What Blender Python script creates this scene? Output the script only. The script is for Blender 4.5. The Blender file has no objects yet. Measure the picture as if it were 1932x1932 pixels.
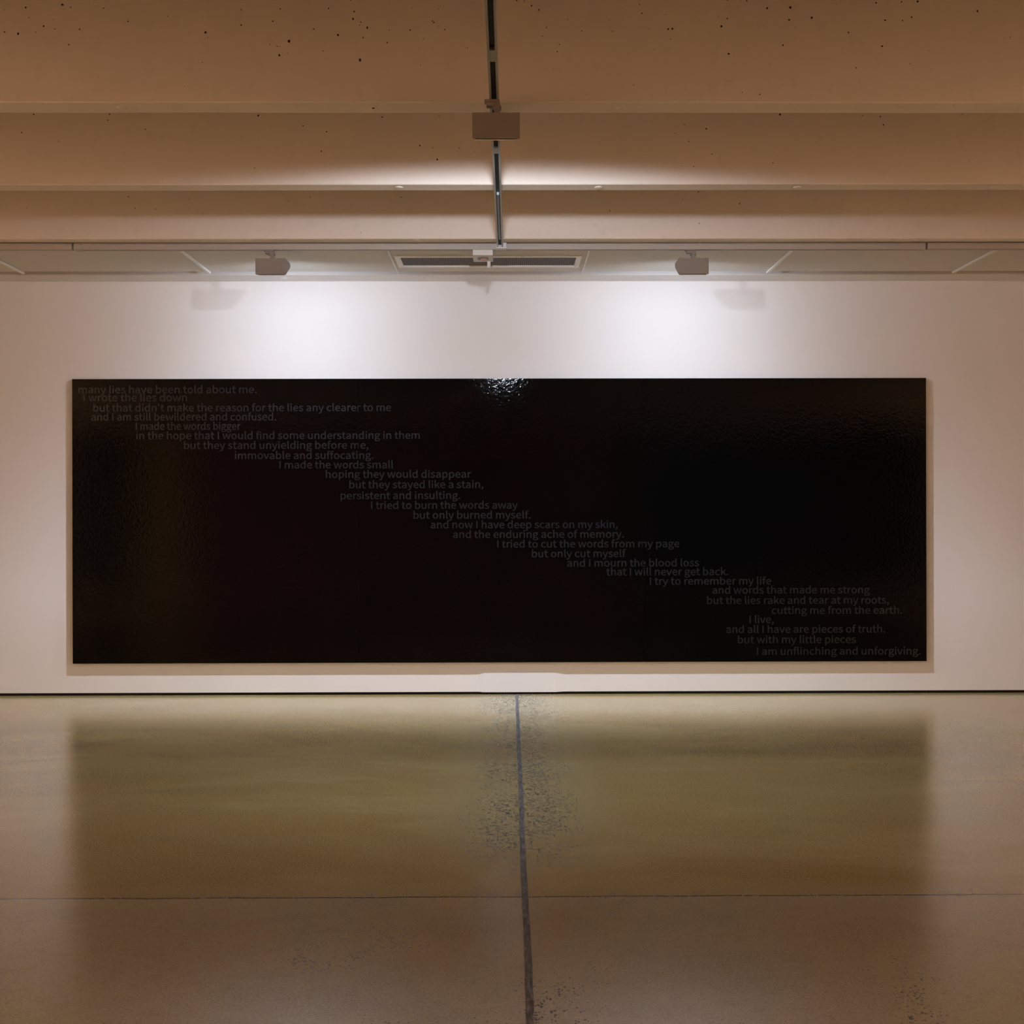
import bpy, bmesh, math, random
from mathutils import Vector, Matrix, noise

scene = bpy.context.scene
COL = scene.collection
rng = random.Random(7)

# ------------------------------------------------------------------ camera
EYE = 1.154
cam_data = bpy.data.cameras.new('camera')
cam_data.sensor_width = 36.0
cam_data.lens = 36.0
cam_data.clip_start = 0.05
cam = bpy.data.objects.new('camera', cam_data)
cam.location = (0.0, 0.0, EYE)
cam.rotation_euler = (math.pi / 2, 0.0022, -0.006)
COL.objects.link(cam)
scene.camera = cam

# ------------------------------------------------------------------ world, exposure, big lights
world = bpy.data.worlds.new('world')
scene.world = world
world.use_nodes = True
world.node_tree.nodes['Background'].inputs[0].default_value = (1.0, 0.55, 0.3, 1)
world.node_tree.nodes['Background'].inputs[1].default_value = 0.0
scene.view_settings.view_transform = 'Standard'
scene.view_settings.look = 'None'
scene.view_settings.gamma = 1.0
scene.view_settings.use_curve_mapping = False
scene.view_settings.exposure = 0.0

WARM = (1.0, 0.62, 0.39)
WARM_P = 238.0
def warm_lamp(x, y, power, aim):
    d = bpy.data.lights.new('tungsten_lamp', 'AREA')
    d.shape = 'DISK'
    d.size = 0.6
    d.energy = power
    d.color = WARM
    o = bpy.data.objects.new('tungsten_lamp', d)
    o.location = (x, y, 2.5)
    o.rotation_euler = (math.radians(-16), aim, 0.0)
    COL.objects.link(o)
    return o
# the tungsten lamps of the rest of the gallery, washing the side walls out of view
warm_lamp(-6.2, 0.9, WARM_P, math.radians(42))
warm_lamp(6.2, 0.9, WARM_P * 0.9, math.radians(-42))

WASH_POWER = 20.0

# ------------------------------------------------------------------ helpers
def put(name, bm, mats, parent=None, smooth=False, kind=None):
    me = bpy.data.meshes.new(name)
    bm.normal_update()
    bm.to_mesh(me)
    bm.free()
    for m in (mats if isinstance(mats, (list, tuple)) else [mats]):
        me.materials.append(m)
    if smooth:
        for p in me.polygons:
            p.use_smooth = True
    o = bpy.data.objects.new(name, me)
    COL.objects.link(o)
    if parent is not None:
        o.parent = parent
    if kind:
        o['kind'] = kind
    return o

def empty(name, loc, label, cat, group=None):
    o = bpy.data.objects.new(name, None)
    o.empty_display_size = 0.05
    o.location = loc
    COL.objects.link(o)
    tag(o, label, cat, group)
    return o

def tag(o, label, cat, group=None):
    o['label'] = label
    o['category'] = cat
    if group:
        o['group'] = group
    return o

def dup(root, loc, label):
    r = root.copy()
    COL.objects.link(r)
    r.location = loc
    r['label'] = label
    for ch in list(root.children):
        c = ch.copy()
        COL.objects.link(c)
        c.parent = r
        for g in list(ch.children):
            k = g.copy()
            COL.objects.link(k)
            k.parent = c
    return r

def box(bm, x0, x1, y0, y1, z0, z1, bev=0.0, mat=0):
    vs = [bm.verts.new(p) for p in ((x0, y0, z0), (x1, y0, z0), (x1, y1, z0), (x0, y1, z0),
                                    (x0, y0, z1), (x1, y0, z1), (x1, y1, z1), (x0, y1, z1))]
    fs = [bm.faces.new([vs[i] for i in q]) for q in ((3, 2, 1, 0), (4, 5, 6, 7), (0, 1, 5, 4),
                                                     (1, 2, 6, 5), (2, 3, 7, 6), (3, 0, 4, 7))]
    for f in fs:
        f.material_index = mat
    if bev > 0:
        es = set()
        for f in fs:
            es.update(f.edges)
        r = bmesh.ops.bevel(bm, geom=list(es), offset=bev, segments=2, affect='EDGES', profile=0.6)
        for f in r['faces']:
            f.material_index = mat

def cyl(bm, a, b, r, n=16, r2=None, mat=0):
    a, b = Vector(a), Vector(b)
    ax = (b - a)
    q = ax.to_track_quat('Z', 'Y').to_matrix().to_4x4()
    M = Matrix.Translation((a + b) / 2) @ q
    res = bmesh.ops.create_cone(bm, cap_ends=True, segments=n, radius1=r, radius2=r if r2 is None else r2,
                                depth=ax.length, matrix=M)
    for v in res['verts']:
        for f in v.link_faces:
            f.material_index = mat

def prism(bm, prof, x0, x1, bev=0.0):
    """closed profile in (y, z) swept along x"""
    A = [bm.verts.new((x0, y, z)) for y, z in prof]
    B = [bm.verts.new((x1, y, z)) for y, z in prof]
    n = len(prof)
    fs = [bm.faces.new(A[::-1]), bm.faces.new(B)]
    for i in range(n):
        j = (i + 1) % n
        fs.append(bm.faces.new((A[i], A[j], B[j], B[i])))
    bmesh.ops.recalc_face_normals(bm, faces=fs)
    if bev > 0:
        es = set()
        for f in fs:
            es.update(f.edges)
        bmesh.ops.bevel(bm, geom=list(es), offset=bev, segments=2, affect='EDGES', profile=0.6)

# ------------------------------------------------------------------ materials
class NT:
    def __init__(self, name):
        self.m = bpy.data.materials.new(name)
        self.m.use_nodes = True
        self.t = self.m.node_tree
        self.b = self.t.nodes['Principled BSDF']
        self.tc = self.t.nodes.new('ShaderNodeTexCoord')
    def n(self, typ, **kw):
        nd = self.t.nodes.new(typ)
        for k, v in kw.items():
            setattr(nd, k, v)
        return nd
    def link(self, a, b):
        self.t.links.new(a, b)
    def setin(self, sock, v):
        if hasattr(v, 'is_output') or isinstance(v, bpy.types.NodeSocket):
            self.link(v, sock)
        else:
            sock.default_value = v
    def mapping(self, scale=(1, 1, 1), loc=(0, 0, 0)):
        mp = self.n('ShaderNodeMapping')
        mp.inputs['Scale'].default_value = scale
        mp.inputs['Location'].default_value = loc
        self.link(self.tc.outputs['Object'], mp.inputs['Vector'])
        return mp.outputs[0]
    def noise(self, scale, detail=4, rough=0.55, vec=None, stretch=(1, 1, 1), dist=0.0):
        nd = self.n('ShaderNodeTexNoise')
        nd.inputs['Scale'].default_value = scale
        nd.inputs['Detail'].default_value = detail
        nd.inputs['Roughness'].default_value = rough
        nd.inputs['Distortion'].default_value = dist
        self.link(vec if vec is not None else self.mapping(stretch), nd.inputs['Vector'])
        return nd.outputs['Fac']
    def voronoi(self, scale, stretch=(1, 1, 1), out='Distance', rand=1.0):
        nd = self.n('ShaderNodeTexVoronoi')
        nd.inputs['Scale'].default_value = scale
        nd.inputs['Randomness'].default_value = rand
        self.link(self.mapping(stretch), nd.inputs['Vector'])
        return nd
    def ramp(self, fac, stops):
        nd = self.n('ShaderNodeValToRGB')
        cr = nd.color_ramp
        while len(cr.elements) < len(stops):
            cr.elements.new(0.5)
        for e, (p, c) in zip(cr.elements, stops):
            e.position = p
            e.color = c if len(c) == 4 else (*c, 1)
        self.link(fac, nd.inputs[0])
        return nd.outputs['Color']
    def smooth(self, v, a, b, lo=0.0, hi=1.0):
        nd = self.n('ShaderNodeMapRange', interpolation_type='SMOOTHSTEP')
        self.setin(nd.inputs['Value'], v)
        nd.inputs['From Min'].default_value = a
        nd.inputs['From Max'].default_value = b
        nd.inputs['To Min'].default_value = lo
        nd.inputs['To Max'].default_value = hi
        return nd.outputs[0]
    def math(self, op, a, b=None, c=None):
        nd = self.n('ShaderNodeMath', operation=op)
        self.setin(nd.inputs[0], a)
        if b is not None:
            self.setin(nd.inputs[1], b)
        if c is not None:
            self.setin(nd.inputs[2], c)
        return nd.outputs[0]
    def mix(self, fac, a, b, typ='MIX'):
        nd = self.n('ShaderNodeMix', data_type='RGBA', blend_type=typ)
        self.setin(nd.inputs[0], fac)
        self.setin(nd.inputs[6], a if not isinstance(a, tuple) or len(a) == 4 else (*a, 1))
        self.setin(nd.inputs[7], b if not isinstance(b, tuple) or len(b) == 4 else (*b, 1))
        return nd.outputs[2]
    def bump(self, h, strength=0.2, dist=0.01):
        nd = self.n('ShaderNodeBump')
        nd.inputs['Strength'].default_value = strength
        nd.inputs['Distance'].default_value = dist
        self.link(h, nd.inputs['Height'])
        self.link(nd.outputs[0], self.b.inputs['Normal'])
    def base(self, c):
        self.setin(self.b.inputs['Base Color'], (*c, 1) if isinstance(c, tuple) and len(c) == 3 else c)
    def set(self, rough=None, metal=None, spec=None):
        if rough is not None:
            self.setin(self.b.inputs['Roughness'], rough)
        if metal is not None:
            self.setin(self.b.inputs['Metallic'], metal)
        if spec is not None:
            self.setin(self.b.inputs['Specular IOR Level'], spec)
        return self

def plain(name, col, rough=0.5, metal=0.0, spec=0.5, grain=0.04):
    a = NT(name)
    k = a.noise(60, 3)
    a.base(a.mix(k, tuple(c * (1 - grain) for c in col), tuple(min(1, c * (1 + grain)) for c in col)))
    a.set(rough, metal, spec)
    return a.m

def mat_wall():
    a = NT('white_plaster')
    n1 = a.noise(0.8, 5)
    n2 = a.noise(9, 4)
    c = a.mix(n1, (0.78, 0.77, 0.76), (0.83, 0.82, 0.815))
    a.base(a.mix(a.smooth(n2, 0.55, 0.85, 0, 0.12), c, (0.70, 0.68, 0.66)))
    a.set(0.75, 0, 0.25)
    h = a.math('ADD', a.math('MULTIPLY', a.noise(1.3, 3), 1.0), a.math('MULTIPLY', a.noise(160, 2), 0.01))
    a.bump(h, 0.25, 0.02)
    return a.m

def mat_concrete(name, lo, hi, pits=True):
    a = NT(name)
    n1 = a.noise(1.6, 5, stretch=(0.5, 1, 1.6))
    n2 = a.noise(14, 5)
    c = a.mix(n1, lo, hi)
    c = a.mix(a.smooth(n2, 0.5, 0.8, 0, 0.16), c, tuple(x * 0.72 for x in lo))
    if pits:
        v = a.voronoi(26)
        sel = a.n('ShaderNodeSeparateColor')
        a.link(v.outputs['Color'], sel.inputs[0])
        d = a.math('DIVIDE', v.outputs['Distance'], a.math('MAXIMUM', a.math('MULTIPLY', a.math('SUBTRACT', sel.outputs[0], 0.93), 1.4), 0.0001))
        spot = a.smooth(d, 0.7, 1.0, 0.75, 0.0)
        c = a.mix(spot, c, (0.10, 0.065, 0.04))
    a.base(c)
    a.set(0.8, 0, 0.2)
    h = a.math('ADD', a.noise(7, 5), a.math('MULTIPLY', a.noise(90, 3), 0.12))
    a.bump(h, 0.12, 0.02)
    return a.m

def mat_floor():
    a = NT('polished_concrete_floor')
    sep = a.n('ShaderNodeSeparateXYZ')
    a.link(a.tc.outputs['Object'], sep.inputs[0])
    X, Y = sep.outputs[0], sep.outputs[1]
    wob0 = a.math('MULTIPLY', a.math('SUBTRACT', a.noise(5, 3), 0.5), 0.016)
    n1 = a.noise(0.55, 6, 0.6, stretch=(0.55, 1.5, 1), dist=0.6)
    n2 = a.noise(2.2, 6, 0.62, stretch=(0.5, 1.6, 1), dist=0.4)
    n3 = a.noise(26, 4, 0.7)
    n4 = a.noise(150, 2, 0.6)
    c = a.ramp(n1, [(0.36, FLOOR_A), (0.50, FLOOR_B), (0.64, FLOOR_C)])
    c = a.mix(a.smooth(n2, 0.42, 0.62, 0, 0.75), c, FLOOR_D)
    c = a.mix(a.smooth(a.math('ADD', Y, wob0), 3.069, 3.073, 1.0, 0.0), c, a.mix(0.75, c, a.mix(n2, FLOOR_E, FLOOR_F)))
    c = a.mix(a.smooth(n3, 0.35, 0.75, 0, 0.35), c, tuple(x * 0.72 for x in FLOOR_B))
    c = a.mix(a.smooth(n4, 0.35, 0.7, 0.0, 0.42), c, tuple(x * 1.45 for x in FLOOR_C))
    # exposed dark aggregate near the joints and in worn patches
    wob = a.math('MULTIPLY', a.math('SUBTRACT', a.noise(5, 3, stretch=(1, 1, 1)), 0.5), 0.016)
    yj = a.math('ABSOLUTE', a.math('ADD', a.math('SUBTRACT', Y, 3.071), wob))
    xj = a.math('ABSOLUTE', a.math('SUBTRACT', X, 0.06))
    nearx = a.smooth(xj, 0.02, 0.50, 1.0, 0.0)
    farzone = a.smooth(Y, 2.9, 3.6, 0.25, 1.0)
    nearx = a.math('MULTIPLY', nearx, farzone)
    neary = a.smooth(yj, 0.0, 0.17, 0.8, 0.0)
    patch = a.smooth(a.noise(1.9, 4, 0.6, dist=0.8), 0.44, 0.62, 0.0, 0.8)
    front = a.smooth(Y, 2.7, 3.4, 1.0, 0.12)
    patch = a.math('MULTIPLY', patch, front)
    zone = a.math('MAXIMUM', a.math('MAXIMUM', nearx, neary), patch)
    zone = a.math('MULTIPLY', zone, a.smooth(a.noise(3.4, 4, 0.65), 0.15, 0.56))
    c = a.mix(a.math('MULTIPLY', zone, 0.55), c, (0.50, 0.42, 0.25))
    v = a.voronoi(135)
    sel = a.n('ShaderNodeSeparateColor')
    a.link(v.outputs['Color'], sel.inputs[0])
    thr = a.math('SUBTRACT', 1.0, a.math('MULTIPLY', zone, 0.74))
    rad = a.math('MULTIPLY', a.math('SUBTRACT', sel.outputs[0], thr), 1.3)
    d = a.math('DIVIDE', v.outputs['Distance'], a.math('MAXIMUM', rad, 0.0001))
    speck = a.smooth(d, 0.8, 1.05, 0.95, 0.0)
    c = a.mix(speck, c, (0.035, 0.034, 0.036))
    # paint flecks and scuffs
    fl = a.voronoi(3.2, stretch=(0.55, 1.6, 1))
    fs = a.n('ShaderNodeSeparateColor')
    a.link(fl.outputs['Color'], fs.inputs[0])
    frad = a.math('MULTIPLY', a.math('MAXIMUM', a.math('SUBTRACT', fs.outputs[1], 0.72), 0.0), 0.12)
    fleck = a.smooth(a.math('SUBTRACT', a.math('ADD', fl.outputs['Distance'], a.math('MULTIPLY', a.math('SUBTRACT', a.noise(60, 3), 0.5), 0.05)), frad), -0.004, 0.004, 0.55, 0.0)
    c = a.mix(fleck, c, (0.55, 0.50, 0.40))
    # saw cut across the room
    cut = a.smooth(yj, 0.0016, 0.0042, 0.88, 0.0)
    c = a.mix(cut, c, (0.04, 0.032, 0.028))
    a.base(c)
    r = a.math('ADD', FLOOR_R, a.math('MULTIPLY', a.noise(3.0, 4), 0.08))
    r = a.math('ADD', r, a.math('MULTIPLY', speck, 0.25))
    a.set(r, 0, FLOOR_S)
    a.b.inputs['Coat Weight'].default_value = 0.7
    a.b.inputs['Coat IOR'].default_value = 1.5
    a.setin(a.b.inputs['Coat Roughness'], r)
    h = a.math('ADD', a.math('MULTIPLY', a.noise(3.5, 3, stretch=(1, 1, 1)), 0.6), a.math('MULTIPLY', a.noise(60, 3), 0.03))
    h = a.math('SUBTRACT', h, a.math('MULTIPLY', speck, 0.03))
    h = a.math('SUBTRACT', h, a.math('MULTIPLY', cut, 0.02))
    a.bump(h, 0.10, 0.01)
    return a.m

FLOOR_A = (0.255, 0.185, 0.070)
FLOOR_B = (0.370, 0.278, 0.110)
FLOOR_C = (0.450, 0.365, 0.170)
FLOOR_D = (0.345, 0.232, 0.082)
FLOOR_E = (0.270, 0.272, 0.232)
FLOOR_F = (0.455, 0.460, 0.400)
FLOOR_R = 0.165
FLOOR_S = 0.5

def mat_canvas(name, tint):
    a = NT(name)
    n1 = a.noise(1.2, 4)
    a.base(a.mix(n1, tuple(t * 0.6 for t in tint), tint))
    a.set(a.math('ADD', 0.045, a.math('MULTIPLY', a.noise(24, 3), 0.04)), 0, 0.22)
    h = a.math('ADD', a.math('MULTIPLY', a.noise(62, 2, 0.5), 1.15), a.math('MULTIPLY', a.noise(5, 3), 0.7))
    a.bump(h, 0.16, 0.004)
    return a.m

def mat_mesh_grille():
    a = NT('perforated_grille')
    mp = a.mapping((1, 1, 1))
    sep = a.n('ShaderNodeSeparateXYZ')
    a.link(mp, sep.inputs[0])
    fx = a.math('PINGPONG', sep.outputs[0], 0.006)
    fy = a.math('PINGPONG', sep.outputs[1], 0.006)
    hole = a.math('MULTIPLY', a.smooth(fx, 0.0010, 0.0022), a.smooth(fy, 0.0010, 0.0022))
    a.base(a.mix(hole, (0.22, 0.18, 0.15), (0.035, 0.027, 0.022)))
    a.set(0.6, 0, 0.3)
    return a.m

def mat_sealant():
    a = NT('grey_joint_sealant')
    n1 = a.noise(30, 5, 0.7, stretch=(3, 0.6, 1))
    c = a.ramp(n1, [(0.32, (0.045, 0.042, 0.045)), (0.5, (0.125, 0.12, 0.125)), (0.7, (0.27, 0.265, 0.28))])
    a.base(c)
    a.set(0.45, 0, 0.5)
    a.bump(a.noise(40, 4, stretch=(2, 0.5, 1)), 0.5, 0.004)
    return a.m

M_wall = mat_wall()
M_conc = mat_concrete('painted_concrete', (0.80, 0.70, 0.60), (0.88, 0.78, 0.67))
M_slab = mat_concrete('slab_concrete', (0.5, 0.45, 0.39), (0.56, 0.5, 0.44), False)
M_pit = plain('bughole_shade', (0.025, 0.013, 0.007), 0.9, 0, 0.1)  # flat dark discs: the shade inside deep holes put into the colour
M_floor = mat_floor()
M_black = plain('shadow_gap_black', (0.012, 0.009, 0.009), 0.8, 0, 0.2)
M_seal = mat_sealant()
M_tile = plain('ceiling_board_paint', (0.74, 0.71, 0.66), 0.75, 0, 0.2, 0.03)
M_batten = plain('batten_white', (0.92, 0.92, 0.91), 0.5, 0, 0.4)
M_housing = plain('housing_grey_white', (0.31, 0.27, 0.235), 0.5, 0, 0.3)
M_track = plain('track_cream', (0.50, 0.46, 0.40), 0.5, 0, 0.3)
M_plum = plain('plum_reflection_tint', (0.42, 0.06, 0.14), 0.8, 0, 0.2)
M_ochre = plain('ochre_reflection_tint', (0.93, 0.76, 0.34), 0.8, 0, 0.2)
M_char = plain('charcoal_reflection_tint', (0.035, 0.035, 0.037), 0.8, 0, 0.2)
M_white = plain('white_powder_coat', (0.72, 0.70, 0.67), 0.45, 0, 0.4)
M_alu = plain('track_aluminium', (0.42, 0.41, 0.38), 0.38, 0.25, 0.5)
M_slot = plain('track_slot_black', (0.018, 0.016, 0.013), 0.55, 0, 0.4)
M_copper = plain('track_insert_grey', (0.28, 0.27, 0.25), 0.45, 0.3, 0.5)
M_lens = plain('frosted_lens', (0.85, 0.85, 0.85), 0.3, 0, 0.5)
M_sensor_ring = plain('sensor_ring_grey', (0.22, 0.20, 0.20), 0.4, 0, 0.5)
M_led = plain('sensor_dome_pink', (0.62, 0.36, 0.32), 0.3, 0, 0.5)
M_grille = mat_mesh_grille()
M_vent_in = plain('duct_dark', (0.05, 0.04, 0.035), 0.9)
M_canvas = mat_canvas('gloss_black_paint', (0.0022, 0.0021, 0.0021))
M_edge = plain('panel_edge_black', (0.003, 0.003, 0.003), 0.8, 0, 0.05)
M_letter = plain('matt_grey_lettering', (0.0115, 0.0115, 0.0128), 0.32, 0, 0.44, 0.02)

LINES = [
    ('many lies have been told about me.', -2.685, -1.5659, 1.9063),
    ('I wrote the lies down', -2.6535, -2.0034, 1.8563),
    ("but that didn't make the reason for the lies any clearer to me", -2.5922, -0.7209, 1.7919),
    ('and I am still bewildered and confused.', -2.6056, -1.4443, 1.7346),
    ('I made the words bigger', -2.3265, -1.6676, 1.6758),
    ('in the hope that I would find some understanding in them', -2.3233, -0.5412, 1.6168),
    ('but they stand unyielding before me,', -2.024, -0.8648, 1.5553),
    ('immovable and suffocating.', -1.7046, -0.8333, 1.4913),
    ('I made the words small', -1.425, -0.7084, 1.4317),
    ('hoping they would disappear', -1.1336, -0.2179, 1.3718),
    ('but they stayed like a stain,', -0.9854, -0.1413, 1.3064),
    ('persistent and insulting.', -1.0406, -0.2867, 1.2375),
    ('I tried to burn the words away', -0.849, 0.0755, 1.176),
    ('but only burned myself.', -0.5823, 0.1555, 1.1136),
    ('and now I have deep scars on my skin,', -0.474, 0.7053, 1.0526),
    ('and the enduring ache of memory.', -0.3339, 0.7436, 0.9912),
    ('I tried to cut the words from my page', -0.0553, 1.0948, 0.9304),
    ('but only cut myself', 0.1634, 0.7567, 0.8688),
    ('and I mourn the blood loss', 0.3855, 1.2183, 0.8091),
    ('that I will never get back.', 0.6327, 1.4024, 0.7533),
    ('I try to remember my life', 0.9069, 1.6735, 0.6941),
    ('and words that made me strong', 1.3017, 2.2969, 0.6362),
    ('but the lies rake and tear at my roots,', 1.268, 2.4176, 0.5711),
    ('cutting me from the earth.', 1.6765, 2.5013, 0.5071),
    ('I live,', 1.5357, 1.6898, 0.45),
    ('and all I have are pieces of truth.', 1.3882, 2.3937, 0.3885),
    ('but with my little pieces', 1.4617, 2.209, 0.3231),
    ('I am unflinching and unforgiving.', 1.5821, 2.6182, 0.2491),
]
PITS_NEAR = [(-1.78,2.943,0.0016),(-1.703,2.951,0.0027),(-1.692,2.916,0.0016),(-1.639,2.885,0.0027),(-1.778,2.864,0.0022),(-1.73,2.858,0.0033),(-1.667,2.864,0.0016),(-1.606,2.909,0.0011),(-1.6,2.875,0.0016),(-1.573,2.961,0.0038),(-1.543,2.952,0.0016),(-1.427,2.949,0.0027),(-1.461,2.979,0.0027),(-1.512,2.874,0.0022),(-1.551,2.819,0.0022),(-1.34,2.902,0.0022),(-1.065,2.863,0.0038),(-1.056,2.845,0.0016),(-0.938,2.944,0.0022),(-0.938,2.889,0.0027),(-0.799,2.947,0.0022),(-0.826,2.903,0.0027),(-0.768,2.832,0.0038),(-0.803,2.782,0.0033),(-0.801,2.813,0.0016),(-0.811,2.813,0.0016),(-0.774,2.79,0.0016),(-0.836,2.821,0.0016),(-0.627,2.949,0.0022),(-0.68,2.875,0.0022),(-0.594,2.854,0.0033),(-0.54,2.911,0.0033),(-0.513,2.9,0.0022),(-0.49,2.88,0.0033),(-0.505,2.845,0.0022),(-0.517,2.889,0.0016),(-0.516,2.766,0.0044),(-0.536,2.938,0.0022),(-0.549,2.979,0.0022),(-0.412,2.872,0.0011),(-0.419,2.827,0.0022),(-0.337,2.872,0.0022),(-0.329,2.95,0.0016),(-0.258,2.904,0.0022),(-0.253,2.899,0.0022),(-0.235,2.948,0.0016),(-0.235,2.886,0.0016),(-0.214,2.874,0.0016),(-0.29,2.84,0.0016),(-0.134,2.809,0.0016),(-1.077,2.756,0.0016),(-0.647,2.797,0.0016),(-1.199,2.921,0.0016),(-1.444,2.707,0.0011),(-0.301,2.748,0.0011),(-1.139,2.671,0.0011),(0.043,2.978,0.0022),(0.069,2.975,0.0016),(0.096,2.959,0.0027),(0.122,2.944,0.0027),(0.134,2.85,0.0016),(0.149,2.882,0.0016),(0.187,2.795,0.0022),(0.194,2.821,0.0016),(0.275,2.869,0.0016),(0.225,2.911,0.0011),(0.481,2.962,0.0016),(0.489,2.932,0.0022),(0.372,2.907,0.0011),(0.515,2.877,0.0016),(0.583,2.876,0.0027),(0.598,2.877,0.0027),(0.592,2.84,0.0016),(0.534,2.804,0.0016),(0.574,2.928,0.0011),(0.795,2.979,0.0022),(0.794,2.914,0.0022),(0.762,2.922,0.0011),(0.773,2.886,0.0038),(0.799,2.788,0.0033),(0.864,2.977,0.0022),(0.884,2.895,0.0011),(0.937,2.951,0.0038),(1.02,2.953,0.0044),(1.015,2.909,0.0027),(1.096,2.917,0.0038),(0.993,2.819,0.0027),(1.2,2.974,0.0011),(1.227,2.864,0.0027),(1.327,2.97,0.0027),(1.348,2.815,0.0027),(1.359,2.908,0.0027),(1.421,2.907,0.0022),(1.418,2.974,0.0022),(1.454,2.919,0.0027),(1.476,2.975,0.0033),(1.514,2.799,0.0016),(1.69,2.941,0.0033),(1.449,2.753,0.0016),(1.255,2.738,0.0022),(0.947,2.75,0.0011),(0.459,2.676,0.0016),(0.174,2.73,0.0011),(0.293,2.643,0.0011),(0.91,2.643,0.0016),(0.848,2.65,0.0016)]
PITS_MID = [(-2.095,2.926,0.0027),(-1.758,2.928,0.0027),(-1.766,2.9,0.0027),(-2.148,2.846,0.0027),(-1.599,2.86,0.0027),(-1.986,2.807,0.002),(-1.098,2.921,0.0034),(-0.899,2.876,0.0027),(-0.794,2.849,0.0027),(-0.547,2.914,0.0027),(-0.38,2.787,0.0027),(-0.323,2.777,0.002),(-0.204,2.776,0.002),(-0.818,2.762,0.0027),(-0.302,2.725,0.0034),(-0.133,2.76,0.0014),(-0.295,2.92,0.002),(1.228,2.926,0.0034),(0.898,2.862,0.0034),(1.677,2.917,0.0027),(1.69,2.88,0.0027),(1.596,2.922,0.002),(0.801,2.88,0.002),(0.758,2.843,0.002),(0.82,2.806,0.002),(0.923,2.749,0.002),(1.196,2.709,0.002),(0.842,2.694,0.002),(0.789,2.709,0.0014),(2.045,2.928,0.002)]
PITS_FAR = [(-2.007,2.839,0.0024),(-1.972,2.776,0.0024),(-1.864,2.773,0.0024),(-1.686,2.828,0.0016),(-1.687,2.774,0.0016),(-1.155,2.816,0.0024),(-1.04,2.838,0.0024),(-0.98,2.775,0.0016),(-0.555,2.836,0.0024),(-2.547,2.777,0.0016),(1.033,2.864,0.0024),(0.948,2.824,0.0016),(1.254,2.801,0.0024),(0.559,2.763,0.0024),(0.863,2.802,0.0016),(1.092,2.738,0.0016),(1.48,2.737,0.0016),(2.667,2.751,0.0016),(2.257,2.777,0.0016)]
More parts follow.
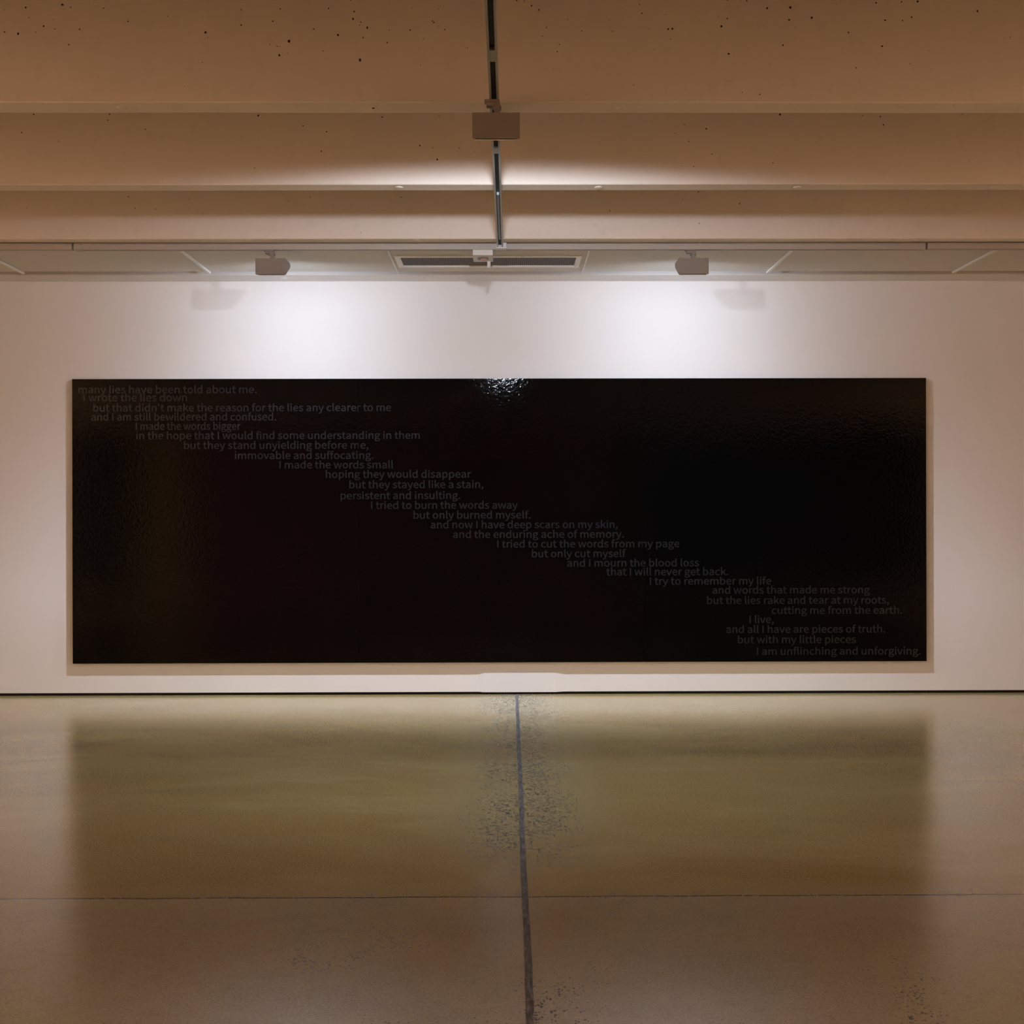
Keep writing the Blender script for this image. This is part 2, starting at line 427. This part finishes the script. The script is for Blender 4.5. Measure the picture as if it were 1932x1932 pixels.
GLYPHS = {"'":(97,[[(65,270),(32,270),(32,234),(39,169),(58,169),(64,234)]]),',':(97,[[(65,40),(50,44),(38,41),(30,34),(26,22),(30,10),(38,2),(50,-1),(54,0),(49,-20),(37,-36),(19,-48),(26,-67),(54,-49),(71,-24),(77,7),(74,27)]]),'.':(97,[[(60,41),(49,44),(37,41),(29,32),(26,20),(29,7),(37,-1),(49,-5),(60,-1),(69,7),(72,20),(69,32)]]),'I':(103,[[(68,257),(35,257),(35,0),(68,0)]]),'a':(197,[[(141,185),(103,195),(74,191),(49,182),(29,170),(41,148),(58,158),(77,165),(98,168),(122,161),(134,144),(137,120),(71,107),(33,84),(21,49),(28,20),(47,2),(76,-5),(99,-1),(120,9),(140,23),(143,0),(169,0),(169,117),(162,158)],[(87,89),(137,99),(137,46),(120,32),(103,24),(85,21),(68,24),(56,34),(51,51),(59,73)]]),'b':(216,[[(64,279),(32,279),(32,0),(58,0),(61,20),(79,7),(98,-2),(116,-5),(157,8),(187,42),(199,98),(190,149),(164,183),(123,195),(102,191),(82,182),(63,168)],[(64,142),(82,156),(99,165),(115,168),(144,159),(160,135),(165,98),(158,57),(139,31),(111,22),(97,24),(81,30),(64,42)]]),'c':(179,[[(132,192),(110,195),(64,183),(31,149),(18,95),(30,41),(62,7),(107,-5),(129,-2),(150,7),(169,19),(155,41),(142,31),(127,25),(110,22),(79,31),(59,57),(51,95),(59,133),(80,159),(111,168),(125,166),(137,160),(149,152),(165,173),(150,184)]]),'d':(217,[[(185,279),(153,279),(154,173),(138,185),(121,192),(101,195),(60,183),(30,148),(19,95),(28,41),(55,7),(97,-5),(119,-1),(138,9),(156,22),(159,0),(185,0)],[(106,168),(122,166),(137,160),(153,148),(153,48),(137,34),(121,25),(104,22),(76,31),(58,56),(51,95),(59,133),(79,159)]]),'e':(194,[[(145,184),(103,195),(62,183),(31,148),(18,95),(31,41),(63,7),(109,-5),(133,-2),(154,5),(172,15),(160,36),(146,28),(130,23),(113,21),(81,29),(59,52),(50,88),(178,88),(179,106),(170,153)],[(79,163),(104,169),(129,163),(146,143),(151,110),(49,110),(59,142)]]),'f':(114,[[(93,283),(62,276),(43,254),(37,221),(37,190),(12,188),(12,164),(37,164),(37,0),(69,0),(69,164),(110,164),(110,190),(69,190),(69,220),(72,241),(81,253),(96,258),(118,252),(125,277)]]),'g':(197,[[(96,195),(61,187),(35,163),(25,127),(29,106),(38,89),(50,75),(40,66),(32,54),(29,39),(31,26),(37,15),(46,8),(46,6),(31,-6),(21,-21),(18,-37),(28,-64),(55,-82),(96,-88),(147,-78),(181,-54),(193,-22),(185,4),(163,19),(126,23),(89,23),(69,26),(59,33),(56,44),(57,53),(62,61),(68,67),(77,63),(96,60),(131,68),(156,91),(166,126),(164,142),(158,155),(150,166),(189,166),(189,190),(123,190),(115,193)],[(76,166),(96,172),(117,166),(131,151),(137,127),(131,103),(116,87),(96,82),(76,87),(61,103),(56,127),(61,151)],[(123,-3),(144,-5),(157,-13),(161,-27),(154,-46),(133,-60),(101,-65),(71,-61),(52,-50),(46,-32),(48,-21),(54,-10),(65,0)]]),'h':(213,[[(64,279),(32,279),(32,0),(64,0),(64,138),(82,154),(98,164),(116,167),(137,162),(149,145),(152,116),(152,0),(184,0),(184,120),(178,161),(159,186),(126,195),(102,191),(81,179),(63,163)]]),'i':(96,[[(64,190),(32,190),(32,0),(64,0)],[(59,269),(48,271),(37,269),(30,262),(27,251),(30,239),(37,232),(48,229),(59,232),(67,239),(70,251),(67,262)]]),'k':(193,[[(64,279),(32,279),(32,0),(64,0),(64,50),(99,92),(155,0),(190,0),(118,113),(181,190),(146,190),(65,90),(64,90)]]),'l':(99,[[(64,279),(32,279),(32,38),(36,15),(47,0),(66,-5),(84,-2),(80,23),(69,23),(66,28),(64,36)]]),'m':(324,[[(146,191),(121,195),(100,191),(80,179),(58,190),(32,190),(32,0),(64,0),(64,138),(81,154),(97,164),(112,167),(132,162),(144,145),(147,116),(147,0),(179,0),(179,138),(196,154),(212,164),(227,167),(247,162),(259,145),(263,116),(263,0),(294,0),(294,120),(288,161),(269,186),(237,195),(215,190),(194,178),(174,159),(164,178)]]),'n':(214,[[(159,186),(126,195),(102,191),(81,179),(58,190),(32,190),(32,0),(64,0),(64,138),(82,154),(98,164),(116,167),(137,162),(149,145),(152,116),(152,0),(184,0),(184,120),(178,161)]]),'o':(212,[[(150,183),(106,195),(63,183),(31,149),(18,95),(31,41),(63,7),(106,-5),(150,7),(182,41),(194,95),(182,149)],[(77,159),(106,168),(135,159),(154,133),(161,95),(154,57),(135,31),(106,22),(77,31),(58,57),(51,95),(58,133)]]),'p':(217,[[(164,183),(123,195),(101,191),(81,181),(58,190),(32,190),(32,-80),(64,-80),(63,18),(81,5),(98,-2),(116,-5),(157,8),(187,42),(199,98),(190,149)],[(64,142),(82,156),(99,165),(115,168),(144,159),(160,135),(165,98),(158,57),(139,31),(111,22),(97,24),(81,30),(64,42)]]),'r':(136,[[(124,195),(116,195),(96,190),(78,176),(58,190),(32,190),(32,0),(64,0),(64,122),(79,148),(95,162),(112,166),(131,163),(137,191)]]),'s':(164,[[(110,192),(87,195),(52,188),(29,168),(22,141),(30,115),(51,98),(77,86),(98,78),(114,66),(120,50),(116,35),(104,24),(83,20),(62,23),(44,31),(27,43),(11,22),(31,8),(56,-1),(82,-5),(120,3),(143,24),(151,52),(142,80),(120,98),(73,118),(58,128),(52,143),(56,156),(68,166),(88,170),(103,168),(117,162),(131,153),(146,173),(130,184)]]),'t':(132,[[(70,244),(43,244),(40,190),(9,188),(9,164),(38,164),(38,59),(43,25),(60,3),(92,-5),(104,-4),(127,2),(121,27),(99,21),(82,26),(72,38),(70,58),(70,164),(121,164),(121,190),(70,190)]]),'u':(213,[[(62,190),(29,190),(29,70),(36,29),(55,4),(88,-5),(112,0),(132,12),(152,30),(154,0),(181,0),(181,190),(149,190),(149,55),(132,37),(115,26),(97,23),(77,28),(65,45),(62,74)]]),'v':(182,[[(38,190),(5,190),(73,0),(111,0),(178,190),(146,190),(110,82),(93,26),(91,26),(74,82)]]),'w':(281,[[(42,190),(9,190),(62,0),(99,0),(139,157),(141,157),(181,0),(220,0),(272,190),(241,190),(202,27),(200,27),(187,80),(157,190),(126,190),(96,80),(83,27),(82,27)]]),'y':(182,[[(38,190),(5,190),(81,0),(77,-15),(67,-36),(53,-50),(34,-56),(19,-53),(13,-78),(35,-82),(68,-73),(91,-50),(106,-16),(178,190),(147,190),(112,85),(97,31),(95,31)]]),' ':(78,[])}

# ------------------------------------------------------------------ structure
WALL_Y = 6.481
CEIL_Z = 2.614
XW = 7.0
BACK_Y = -4.6

bm = bmesh.new()
box(bm, -XW, XW, BACK_Y, WALL_Y + 0.12, -0.12, 0.0)
put('floor', bm, M_floor, kind='structure')

bm = bmesh.new()
box(bm, -XW, XW, WALL_Y, WALL_Y + 0.12, 0.017, 3.2)
put('wall_front', bm, M_wall, kind='structure')
bm = bmesh.new()
box(bm, -XW - 0.12, -XW, BACK_Y, WALL_Y + 0.12, 0.0, 3.2)
put('wall_left', bm, M_wall, kind='structure')
bm = bmesh.new()
box(bm, XW, XW + 0.12, BACK_Y, WALL_Y + 0.12, 0.0, 3.2)
put('wall_right', bm, M_wall, kind='structure')
bm = bmesh.new()
box(bm, -XW, XW, BACK_Y - 0.12, BACK_Y, 0.0, 3.2)
put('wall_back', bm, M_plum, kind='structure')  # unseen wall, plum tone picked to redden the reflection in the panels
bm = bmesh.new()
box(bm, -6.35, -5.40, BACK_Y, BACK_Y + 0.03, 0.0, 2.5)
put('reflect_board_ochre', bm, M_ochre, kind='structure')  # added unseen board, ochre to put a yellowish glow in the reflection
bm = bmesh.new()
box(bm, 2.1, XW - 0.001, BACK_Y, BACK_Y + 0.03, 0.0, 3.1)
box(bm, -XW + 0.001, -6.351, BACK_Y, BACK_Y + 0.03, 0.0, 3.1)
put('reflect_boards_dark', bm, M_char, kind='structure')  # added unseen boards, dark to keep the ends of the reflection black

# recess where the wall lining stops above the floor, its shade painted black
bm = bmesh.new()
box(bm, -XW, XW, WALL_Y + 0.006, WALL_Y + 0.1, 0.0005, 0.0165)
put('shadow_gap_front', bm, M_black, kind='structure')

# patched piece of lining low in the middle of the wall, with feathered plaster edges
bm = bmesh.new()
px0, px1 = -0.145, 0.316
prof = [(px0 - 0.025, 0.0), (px0, 0.0035), (px1, 0.0035), (px1 + 0.05, 0.0)]
zs = (0.0145, 0.19)
lo = [bm.verts.new((x, WALL_Y - 0.0004 - d, zs[0] if 0 < i < 3 else 0.017)) for i, (x, d) in enumerate(prof)]
hi = [bm.verts.new((x, WALL_Y - 0.0004 - d, zs[1])) for x, d in prof]
tp = [bm.verts.new((x, WALL_Y - 0.0004, zs[1] + 0.03)) for x, d in prof]
for i in range(3):
    bm.faces.new((lo[i], lo[i + 1], hi[i + 1], hi[i]))
    bm.faces.new((hi[i], hi[i + 1], tp[i + 1], tp[i]))
bk = [bm.verts.new((x, WALL_Y + 0.003, zs[0])) for x, d in prof[1:3]]
bm.faces.new((lo[2], lo[1], bk[0], bk[1]))
put('trim_1', bm, M_wall, kind='structure')

# ceiling slab and cast beams
bm = bmesh.new()
box(bm, -XW, XW, BACK_Y, WALL_Y, 3.12, 3.2)
put('ceiling', bm, M_slab, kind='structure')

PLUG_X = [-2.285, -1.380, -0.477, 0.421, 1.318, 2.205, 3.10]

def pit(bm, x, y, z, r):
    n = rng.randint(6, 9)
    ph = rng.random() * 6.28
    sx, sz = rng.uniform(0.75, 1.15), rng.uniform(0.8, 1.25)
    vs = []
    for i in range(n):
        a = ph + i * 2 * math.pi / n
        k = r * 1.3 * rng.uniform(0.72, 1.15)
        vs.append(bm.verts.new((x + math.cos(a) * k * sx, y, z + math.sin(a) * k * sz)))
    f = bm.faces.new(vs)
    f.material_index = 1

def beam(y0, y1, pits=(), plugs=True, ptype=0, paint=None):
    bm = bmesh.new()
    # slightly uneven soffit edges, cast in boards
    N = 60
    rows = []
    for i in range(N + 1):
        x = -XW + 2 * XW * i / N
        w = 0.0025 * noise.noise(Vector((x * 1.3, y0 * 3.1, 0.0)))
        e = 0.0025 * noise.noise(Vector((x * 1.7, y0 * 2.3, 5.0)))
        zz = CEIL_Z + 0.002 * noise.noise(Vector((x * 0.8, y0, 9.0)))
        c = 0.004
        rows.append([bm.verts.new(p) for p in ((x, y0, 3.13), (x, y0, zz + c), (x, y0 + c + w * 0.3, zz), (x, y1 - c + e, zz), (x, y1 + e, zz + c), (x, y1 + e, 3.13))])
    for a, b in zip(rows, rows[1:]):
        for k in range(5):
            bm.faces.new((a[k], b[k], b[k + 1], a[k + 1]))
    bmesh.ops.recalc_face_normals(bm, faces=bm.faces[:])
    # make sure the front face looks at the viewer
    bm.faces.ensure_lookup_table()
    if bm.faces[0].normal.y > 0:
        bmesh.ops.reverse_faces(bm, faces=bm.faces[:])
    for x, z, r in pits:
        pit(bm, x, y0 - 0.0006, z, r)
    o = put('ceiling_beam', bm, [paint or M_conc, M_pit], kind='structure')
    if plugs:
        yc = (y0 + y1) / 2
        for k, x in enumerate(PLUG_X):
            pb = bmesh.new()
            cyl(pb, (x, yc, CEIL_Z + 0.002), (x, yc, CEIL_Z - 0.0025), 0.019, 20, 0.0165)
            # a ring groove and off-centre chipped hole
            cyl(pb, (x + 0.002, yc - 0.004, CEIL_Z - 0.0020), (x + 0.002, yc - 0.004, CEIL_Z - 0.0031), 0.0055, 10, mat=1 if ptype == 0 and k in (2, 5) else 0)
            put('tie_hole_plug', pb, [paint or M_conc, M_pit], parent=o)
    return o

for k in range(-8, 3):
    y0 = 2.742 + 0.909 * (k - 0)
    if k <= 0 and y0 > BACK_Y:
        beam(y0, y0 + 0.1, plugs=False)
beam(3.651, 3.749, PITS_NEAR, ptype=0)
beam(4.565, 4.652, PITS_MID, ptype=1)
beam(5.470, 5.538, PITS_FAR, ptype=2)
beam(6.308, WALL_Y - 0.001, (), ptype=1, paint=M_wall)

# soffit boards between the last two beams, with cover battens
SZ = 2.606
SY0, SY1 = 5.652, 6.178
seams = [-6.27, -5.15, -4.03, -2.905, -1.785, -0.650, 0.465, 1.587, 2.715, 3.84, 4.96, 6.08]
for a, b in zip(seams, seams[1:]):
    bm = bmesh.new()
    dz = rng.uniform(-0.0015, 0.0015)
    if abs(a + 0.65) < 0.01:
        # the board round the vent: four strips leaving an opening
        for q in ((a + 0.004, -0.628, SY0, SY1), (0.434, b - 0.004, SY0, SY1), (-0.628, 0.434, SY0, 5.79), (-0.628, 0.434, 6.062, SY1)):
            box(bm, q[0], q[1], q[2], q[3], SZ, SZ + 0.012)
    else:
        box(bm, a + 0.004, b - 0.004, SY0, SY1, SZ + dz, SZ + 0.012 + dz, 0.0015)
    put('ceiling_board', bm, M_tile, kind='structure')
for s in seams[1:-1]:
    bm = bmesh.new()
    w = 0.009 if abs(s) > 1 else 0.005
    box(bm, s - w, s + w, SY0 - 0.004, SY1 + 0.012, SZ - (0.011 if abs(s) > 1 else 0.005), SZ - 0.0015, 0.0015)
    put('ceiling_batten', bm, M_batten, kind='structure')
# framing that closes the void over the boards
bm = bmesh.new()
box(bm, -XW, XW, 5.538, 6.308, SZ + 0.16, SZ + 0.19)
put('trim_2', bm, M_slab, kind='structure')

# sealant in the long floor joint
bm = bmesh.new()
rowsL = []
N = 160
for i in range(N + 1):
    t = i / N
    y = 0.4 + (WALL_Y + 0.004 - 0.4) * t
    xc = 0.052 + (0.066 - 0.052) * (y - 2.308) / (6.333 - 2.308) + 0.004 * noise.noise(Vector((y * 1.3, 0, 0)))
    wl = 0.0095 + 0.0022 * noise.noise(Vector((y * 9, 3, 0))) + 0.001 * noise.noise(Vector((y * 40, 3, 0)))
    wr = 0.0095 + 0.0022 * noise.noise(Vector((y * 9, 8, 0))) + 0.001 * noise.noise(Vector((y * 40, 8, 0)))
    rowsL.append([bm.verts.new(p) for p in ((xc - wl, y, 0.0004), (xc - wl * 0.4, y, 0.0014), (xc + wr * 0.4, y, 0.0013), (xc + wr, y, 0.0004))])
for a, b in zip(rowsL, rowsL[1:]):
    for k in range(3):
        bm.faces.new((a[k], a[k + 1], b[k + 1], b[k]))
put('trim_3', bm, M_seal, smooth=True, kind='structure')

# ------------------------------------------------------------------ ceiling vent
vent = empty('ceiling_vent', (-0.097, 5.926, SZ), 'white framed rectangular air vent with dark mesh grille set in the ceiling boards', 'air vent')
bm = bmesh.new()
hx, hy = 0.531, 0.136
fw = 0.030
for q in ((-hx, hx, -hy, -hy + fw), (-hx, hx, hy - fw, hy), (-hx, -hx + fw, -hy + fw, hy - fw), (hx - fw, hx, -hy + fw, hy - fw)):
    box(bm, q[0], q[1], q[2], q[3], -0.007, 0.006, 0.0015)
put('frame', bm, M_batten, vent)
bm = bmesh.new()
box(bm, -hx + fw, hx - fw, -hy + fw, hy - fw, 0.001, 0.004)
g = put('grille', bm, M_grille, vent)
g['label'] = 'dark perforated mesh grille'

# ------------------------------------------------------------------ lighting tracks
TZ = 2.584          # underside of the long track
LX = -0.031
def lx(y):
    return -0.040 + 0.0045 * (y - 3.0)

long_track = empty('lighting_track', (0, 0, 0), 'long grey lighting track running from overhead to the cross track, slung under the beams', 'lighting track')
def track_profile_y(bm, y0, y1, side):
    # one aluminium rail of a C-section
    for ya, yb in ((y0, y1),):
        a0, a1 = (-0.0165, -0.0085) if side < 0 else (0.0085, 0.0165)
        vs = []
        for y in (ya, yb):
            c = lx(y)
            vs.append([bm.verts.new((c + a0, y, TZ)), bm.verts.new((c + a1, y, TZ)), bm.verts.new((c + a1, y, TZ + 0.028)), bm.verts.new((c + a0, y, TZ + 0.028))])
        A, B = vs
        bm.faces.new(A[::-1])
        bm.faces.new(B)
        for i in range(4):
            j = (i + 1) % 4
            bm.faces.new((A[i], A[j], B[j], B[i]))
def track_bar(bm, y0, y1, w, z0, z1):
    vs = []
    for y in (y0, y1):
        c = lx(y)
        vs.append([bm.verts.new((c - w, y, z0)), bm.verts.new((c + w, y, z0)), bm.verts.new((c + w, y, z1)), bm.verts.new((c - w, y, z1))])
    A, B = vs
    bm.faces.new(A[::-1])
    bm.faces.new(B)
    for i in range(4):
        j = (i + 1) % 4
        bm.faces.new((A[i], A[j], B[j], B[i]))
TY0, TY1 = -0.6, 5.545
for s in (-1, 1):
    bm = bmesh.new()
    track_profile_y(bm, TY0, TY1, s)
    bmesh.ops.recalc_face_normals(bm, faces=bm.faces[:])
    put('rail', bm, M_alu, long_track)
bm = bmesh.new()
track_bar(bm, TY0, TY1, 0.0084, TZ + 0.014, TZ + 0.027)
bmesh.ops.recalc_face_normals(bm, faces=bm.faces[:])
o = put('slot', bm, M_slot, long_track)
o['label'] = 'black slot between the rails'
for ya, yb in ((3.175, 3.255), (4.035, 4.09), (4.62, 5.38)):
    bm = bmesh.new()
    track_bar(bm, ya, yb, 0.0050 if yb - ya > 0.3 else 0.0084, TZ + 0.001, TZ + 0.0135)
    bmesh.ops.recalc_face_normals(bm, faces=bm.faces[:])
    put('slot_cover', bm, M_copper if yb - ya > 0.3 else M_alu, long_track)
bm = bmesh.new()
box(bm, lx(5.56) - 0.022, lx(5.56) + 0.035, 5.53, 5.575, TZ - 0.006, TZ + 0.026, 0.002)
put('end_connector', bm, M_white, long_track)

CY0, CY1 = 5.583, 5.617
CTZ = 2.586
cross = empty('lighting_track', (0, 0, 0), 'white cross lighting track along the front edge of the ceiling boards, parallel to the wall', 'lighting track')
bm = bmesh.new()
box(bm, -2.32, 2.27, CY0, CY0 + 0.010, CTZ, CTZ + 0.036)
box(bm, -2.32, 2.27, CY1 - 0.010, CY1, CTZ, CTZ + 0.036)
put('rail', bm, M_track, cross)
bm = bmesh.new()
box(bm, -2.32, 2.27, CY0 + 0.0101, CY1 - 0.0101, CTZ + 0.012, CTZ + 0.034)
put('slot', bm, M_slot, cross)
for x in (-2.325, 2.275):
    bm = bmesh.new()
    box(bm, x - 0.022, x + 0.022, CY0 - 0.002, CY1 + 0.002, CTZ - 0.002, CTZ + 0.037, 0.002)
    put('end_cap', bm, M_track, cross)
# darker strips put in for the shaded gap beyond both ends of the cross track
for x0, x1 in ((-XW + 0.01, -2.36), (2.31, XW - 0.01)):
    bm = bmesh.new()
    box(bm, x0, x1, CY0 + 0.002, CY1, CTZ + 0.002, CTZ + 0.036)
    put('gap_shade_strip', bm, M_slab, kind='structure')

# ------------------------------------------------------------------ wall-washer spotlights
def wash_light(parent, loc, power, u0, u1, level, vexp, lat0):
    d = bpy.data.lights.new('wall_washer_light', 'POINT')
    d.energy = power
    d.shadow_soft_size = 0.028
    d.color = (0.87, 0.97, 1.13)
    d.use_nodes = True
    t = d.node_tree
    em = [n for n in t.nodes if n.type == 'EMISSION'][0]
    def math_(op, a, b=None, c=None):
        nd = t.nodes.new('ShaderNodeMath')
        nd.operation = op
        for i, v in enumerate((a, b, c)):
            if v is None:
                continue
            if isinstance(v, bpy.types.NodeSocket):
                t.links.new(v, nd.inputs[i])
            else:
                nd.inputs[i].default_value = v
        return nd.outputs[0]
    def sstep(v, a, b, lo, hi):
        nd = t.nodes.new('ShaderNodeMapRange')
        nd.interpolation_type = 'SMOOTHSTEP'
        t.links.new(v, nd.inputs[0])
        for i, k in enumerate((a, b, lo, hi)):
            nd.inputs[i + 1].default_value = k
        return nd.outputs[0]
    geo = t.nodes.new('ShaderNodeNewGeometry')
    sep = t.nodes.new('ShaderNodeSeparateXYZ')
    t.links.new(geo.outputs['Incoming'], sep.inputs[0])
    dx, dy, dz = sep.outputs
    # luminous-intensity profile of a wall washer that faces +Y
    q = math_('MAXIMUM', math_('SQRT', math_('ADD', math_('MULTIPLY', dy, dy), math_('MULTIPLY', dz, dz))), 0.35)
    e = math_('MAXIMUM', math_('DIVIDE', dy, q), 0.40)
    down = sstep(dz, -0.02, 0.02, 1.0, 0.0)
    prof = math_('POWER', e, -vexp)
    lat = math_('MULTIPLY', math_('POWER', q, -WASH_L), sstep(q, lat0, 0.90, 0.15, 1.0))
    lobe = math_('MULTIPLY', sstep(dz, -0.25, 0.08, 0.0, level), 1.0)
    prof = math_('ADD', prof, lobe)
    up = sstep(math_('DIVIDE', dz, math_('POWER', math_('MAXIMUM', dy, 0.15), 1.35)), u0, u1, 1.0, 0.0)
    back = math_('MULTIPLY', sstep(dy, -0.35, 0.40, 0.0, 1.0), sstep(math_('SUBTRACT', dy, dz), 0.05, 0.45, 0.0, 1.0))
    s = math_('MULTIPLY', math_('MULTIPLY', prof, lat), math_('MULTIPLY', up, back))
    t.links.new(s, em.inputs['Strength'])
    o = bpy.data.objects.new('wall_washer_light', d)
    o.location = loc
    o.parent = parent
    COL.objects.link(o)
    return o
WASH_L = 0.4

def make_spot(loc, label, power, u0, u1, level, vexp, lat0):
    """origin = point on the track underside where the adapter plugs in"""
    t = empty('track_spotlight', loc, label, 'spotlight', 'wall-washer spotlights on the tracks')
    bm = bmesh.new()
    box(bm, -0.040, 0.012, -0.015, 0.015, -0.006, 0.002, 0.001)
    box(bm, -0.034, -0.006, -0.012, 0.012, -0.020, -0.006, 0.002)
    put('track_adapter', bm, M_housing, t)
    bm = bmesh.new()
    box(bm, -0.008, 0.014, -0.010, 0.010, -0.052, -0.004, 0.002)
    cyl(bm, (-0.014, 0, -0.024), (0.018, 0, -0.024), 0.0075, 14)
    put('stem', bm, M_housing, t)
    # wedge-shaped housing: flat top, upright back, open slanting underside
    top, bot = -0.050, -0.137
    hw = 0.082
    dep = 0.125
    bm = bmesh.new()
    prism(bm, [(-0.03, top), (-0.03 + dep, top), (-0.03 + dep, top - 0.024), (-0.03 + 0.012, bot), (-0.03, bot)], -hw, hw, 0.0025)
    put('housing', bm, M_housing, t)
    bm = bmesh.new()
    y0, z0, y1, z1 = -0.03 + 0.016, bot - 0.0015, -0.03 + dep - 0.004, top - 0.0275
    nrm = Vector((0, (z0 - z1), (y1 - y0))).normalized()
    if nrm.z > 0:
        nrm = -nrm
    k = 0.003
    ps = [(y0, z0), (y1, z1), (y1 + nrm.y * k, z1 + nrm.z * k), (y0 + nrm.y * k, z0 + nrm.z * k)]
    prism(bm, ps, -hw + 0.008, hw - 0.008)
    put('lens', bm, M_lens, t)
    wash_light(t, (0, 0.060 + 0.016, -0.112), power, u0, u1, level, vexp, lat0)
    return t

s1 = make_spot((-0.031, 3.565, TZ), 'nearest track spotlight on the long overhead track, seen from behind as a brown rectangle',
               WASH_POWER * 1.35, 0.10, 0.29, 1.1, 1.75, 0.30)
s2 = make_spot((-1.276, 5.600, CTZ), 'track spotlight on the cross track to the left of the air vent',
               WASH_POWER, -0.10, 0.62, 0.0, 2.55, 0.12)
s3 = dup(s2, (1.026, 5.600, CTZ), 'track spotlight on the cross track to the right of the air vent')

# ------------------------------------------------------------------ detector
sen = empty('motion_sensor', (-0.123, 5.600, CTZ), 'small white square sensor box hanging in front of the air vent', 'sensor')
bm = bmesh.new()
box(bm, -0.055, 0.055, -0.012, 0.142, -0.030, 0.0, 0.003)
put('housing', bm, M_white, sen)
bm = bmesh.new()
cyl(bm, (0.0, 0.062, -0.0295), (0.0, 0.062, -0.034), 0.033, 28, 0.030)
put('ring', bm, M_sensor_ring, sen)
bm = bmesh.new()
bmesh.ops.create_uvsphere(bm, u_segments=16, v_segments=10, radius=0.018, matrix=Matrix.Translation((0.004, 0.064, -0.033)) @ Matrix.Diagonal((1, 1, 0.5, 1)))
o = put('lens_dome', bm, M_led, sen, smooth=True)
bm = bmesh.new()
box(bm, 0.022, 0.040, 0.124, 0.140, -0.066, -0.028, 0.002)
put('bracket', bm, M_white, sen)

# ------------------------------------------------------------------ the three black panels
PF, PB = 6.453, WALL_Y - 0.001
SEAM_A, SEAM_B = -0.9266, 0.8625
GAP = 0.0011
ZT, ZB = 1.9955, 0.2062
GLYPH_CACHE = {}
def glyph_polys(ch):
    """filled outline of one letter, as (points, faces) in letter units"""
    if ch in GLYPH_CACHE:
        return GLYPH_CACHE[ch]
    cu = bpy.data.curves.new('t', 'CURVE')
    cu.dimensions = '2D'
    cu.fill_mode = 'BOTH'
    for lp in GLYPHS[ch][1]:
        sp = cu.splines.new('POLY')
        sp.points.add(len(lp) - 1)
        for p, (gx, gy) in zip(sp.points, lp):
            p.co = (gx / 1000.0, gy / 1000.0, 0.0, 1.0)
        sp.use_cyclic_u = True
    cu.offset = TEXT_BOLD
    ob = bpy.data.objects.new('t', cu)
    COL.objects.link(ob)
    dg = bpy.context.evaluated_depsgraph_get()
    dg.update()
    me = bpy.data.meshes.new_from_object(ob.evaluated_get(dg))
    GLYPH_CACHE[ch] = ([(v.co.x, v.co.y) for v in me.vertices], [tuple(p.vertices) for p in me.polygons])
    bpy.data.objects.remove(ob)
    bpy.data.curves.remove(cu)
    bpy.data.meshes.remove(me)
    return GLYPH_CACHE[ch]

def text_mesh(s, x0, x1, z, size):
    """one line of lettering, base line at z, fitted between x0 and x1"""
    b = bmesh.new()
    pen = 0.0
    for ch in s:
        adv, loops = GLYPHS[ch]
        if loops:
            pts, faces = glyph_polys(ch)
            vs = [b.verts.new((pen + x, y, 0.0)) for x, y in pts]
            for f in faces:
                b.faces.new([vs[k] for k in f])
        pen += adv / 1000.0
    xs = [v.co.x for v in b.verts]
    a, w = min(xs), max(xs) - min(xs)
    k = (x1 - x0) / w
    for v in b.verts:
        v.co = Vector((x0 + (v.co.x - a) * k, 0.0, z + v.co.y * size))
    return b, k
TEXT_SIZE, TEXT_BOLD = 0.175, 0.0050
line_bms = []
for s, x0, x1, z in LINES:
    b, k = text_mesh(s, x0, x1, z, TEXT_SIZE)
    line_bms.append(b)

edges = [(-2.7250, SEAM_A - GAP), (SEAM_A + GAP, SEAM_B - GAP), (SEAM_B + GAP, 2.6562)]
plabels = ['left black panel with the first lines of text along its top',
           'middle black panel with a glittering light reflection at its top edge',
           'right black panel with the last lines of text near its bottom']
for i, (x0, x1) in enumerate(edges):
    cx = (x0 + x1) / 2
    p = empty('painted_panel', (cx, PB, ZB), plabels[i], 'painting', 'three black panels of one text painting')
    hw = (x1 - x0) / 2
    bm = bmesh.new()
    box(bm, -hw, hw, PF - PB, 0.0, 0.0, ZT - ZB, 0.0008, mat=0)
    for f in bm.faces:
        if f.normal.y > -0.5:
            f.material_index = 1
    bm.normal_update()
    for f in bm.faces:
        f.material_index = 0 if f.normal.y < -0.98 else 1
    for src in line_bms:
        tb = src.copy()
        for co, no in (((x0 + 0.001, 0, 0), (1, 0, 0)), ((x1 - 0.001, 0, 0), (-1, 0, 0))):
            geom = tb.verts[:] + tb.edges[:] + tb.faces[:]
            bmesh.ops.bisect_plane(tb, geom=geom, plane_co=co, plane_no=no, clear_inner=True)
        if not tb.faces:
            tb.free()
            continue
        for v in tb.verts:
            v.co = Vector((v.co.x - cx, PF - PB - 0.0002, v.co.z - ZB))
        for f in tb.faces:
            f.normal_update()
            if f.normal.y > 0:
                f.normal_flip()
            f.material_index = 2
            f.smooth = False
        tmp = bpy.data.meshes.new('tmp')
        tb.to_mesh(tmp)
        tb.free()
        bm.from_mesh(tmp)
        bpy.data.meshes.remove(tmp)
    put('canvas', bm, [M_canvas, M_edge, M_letter], p)
for b in line_bms:
    b.free()
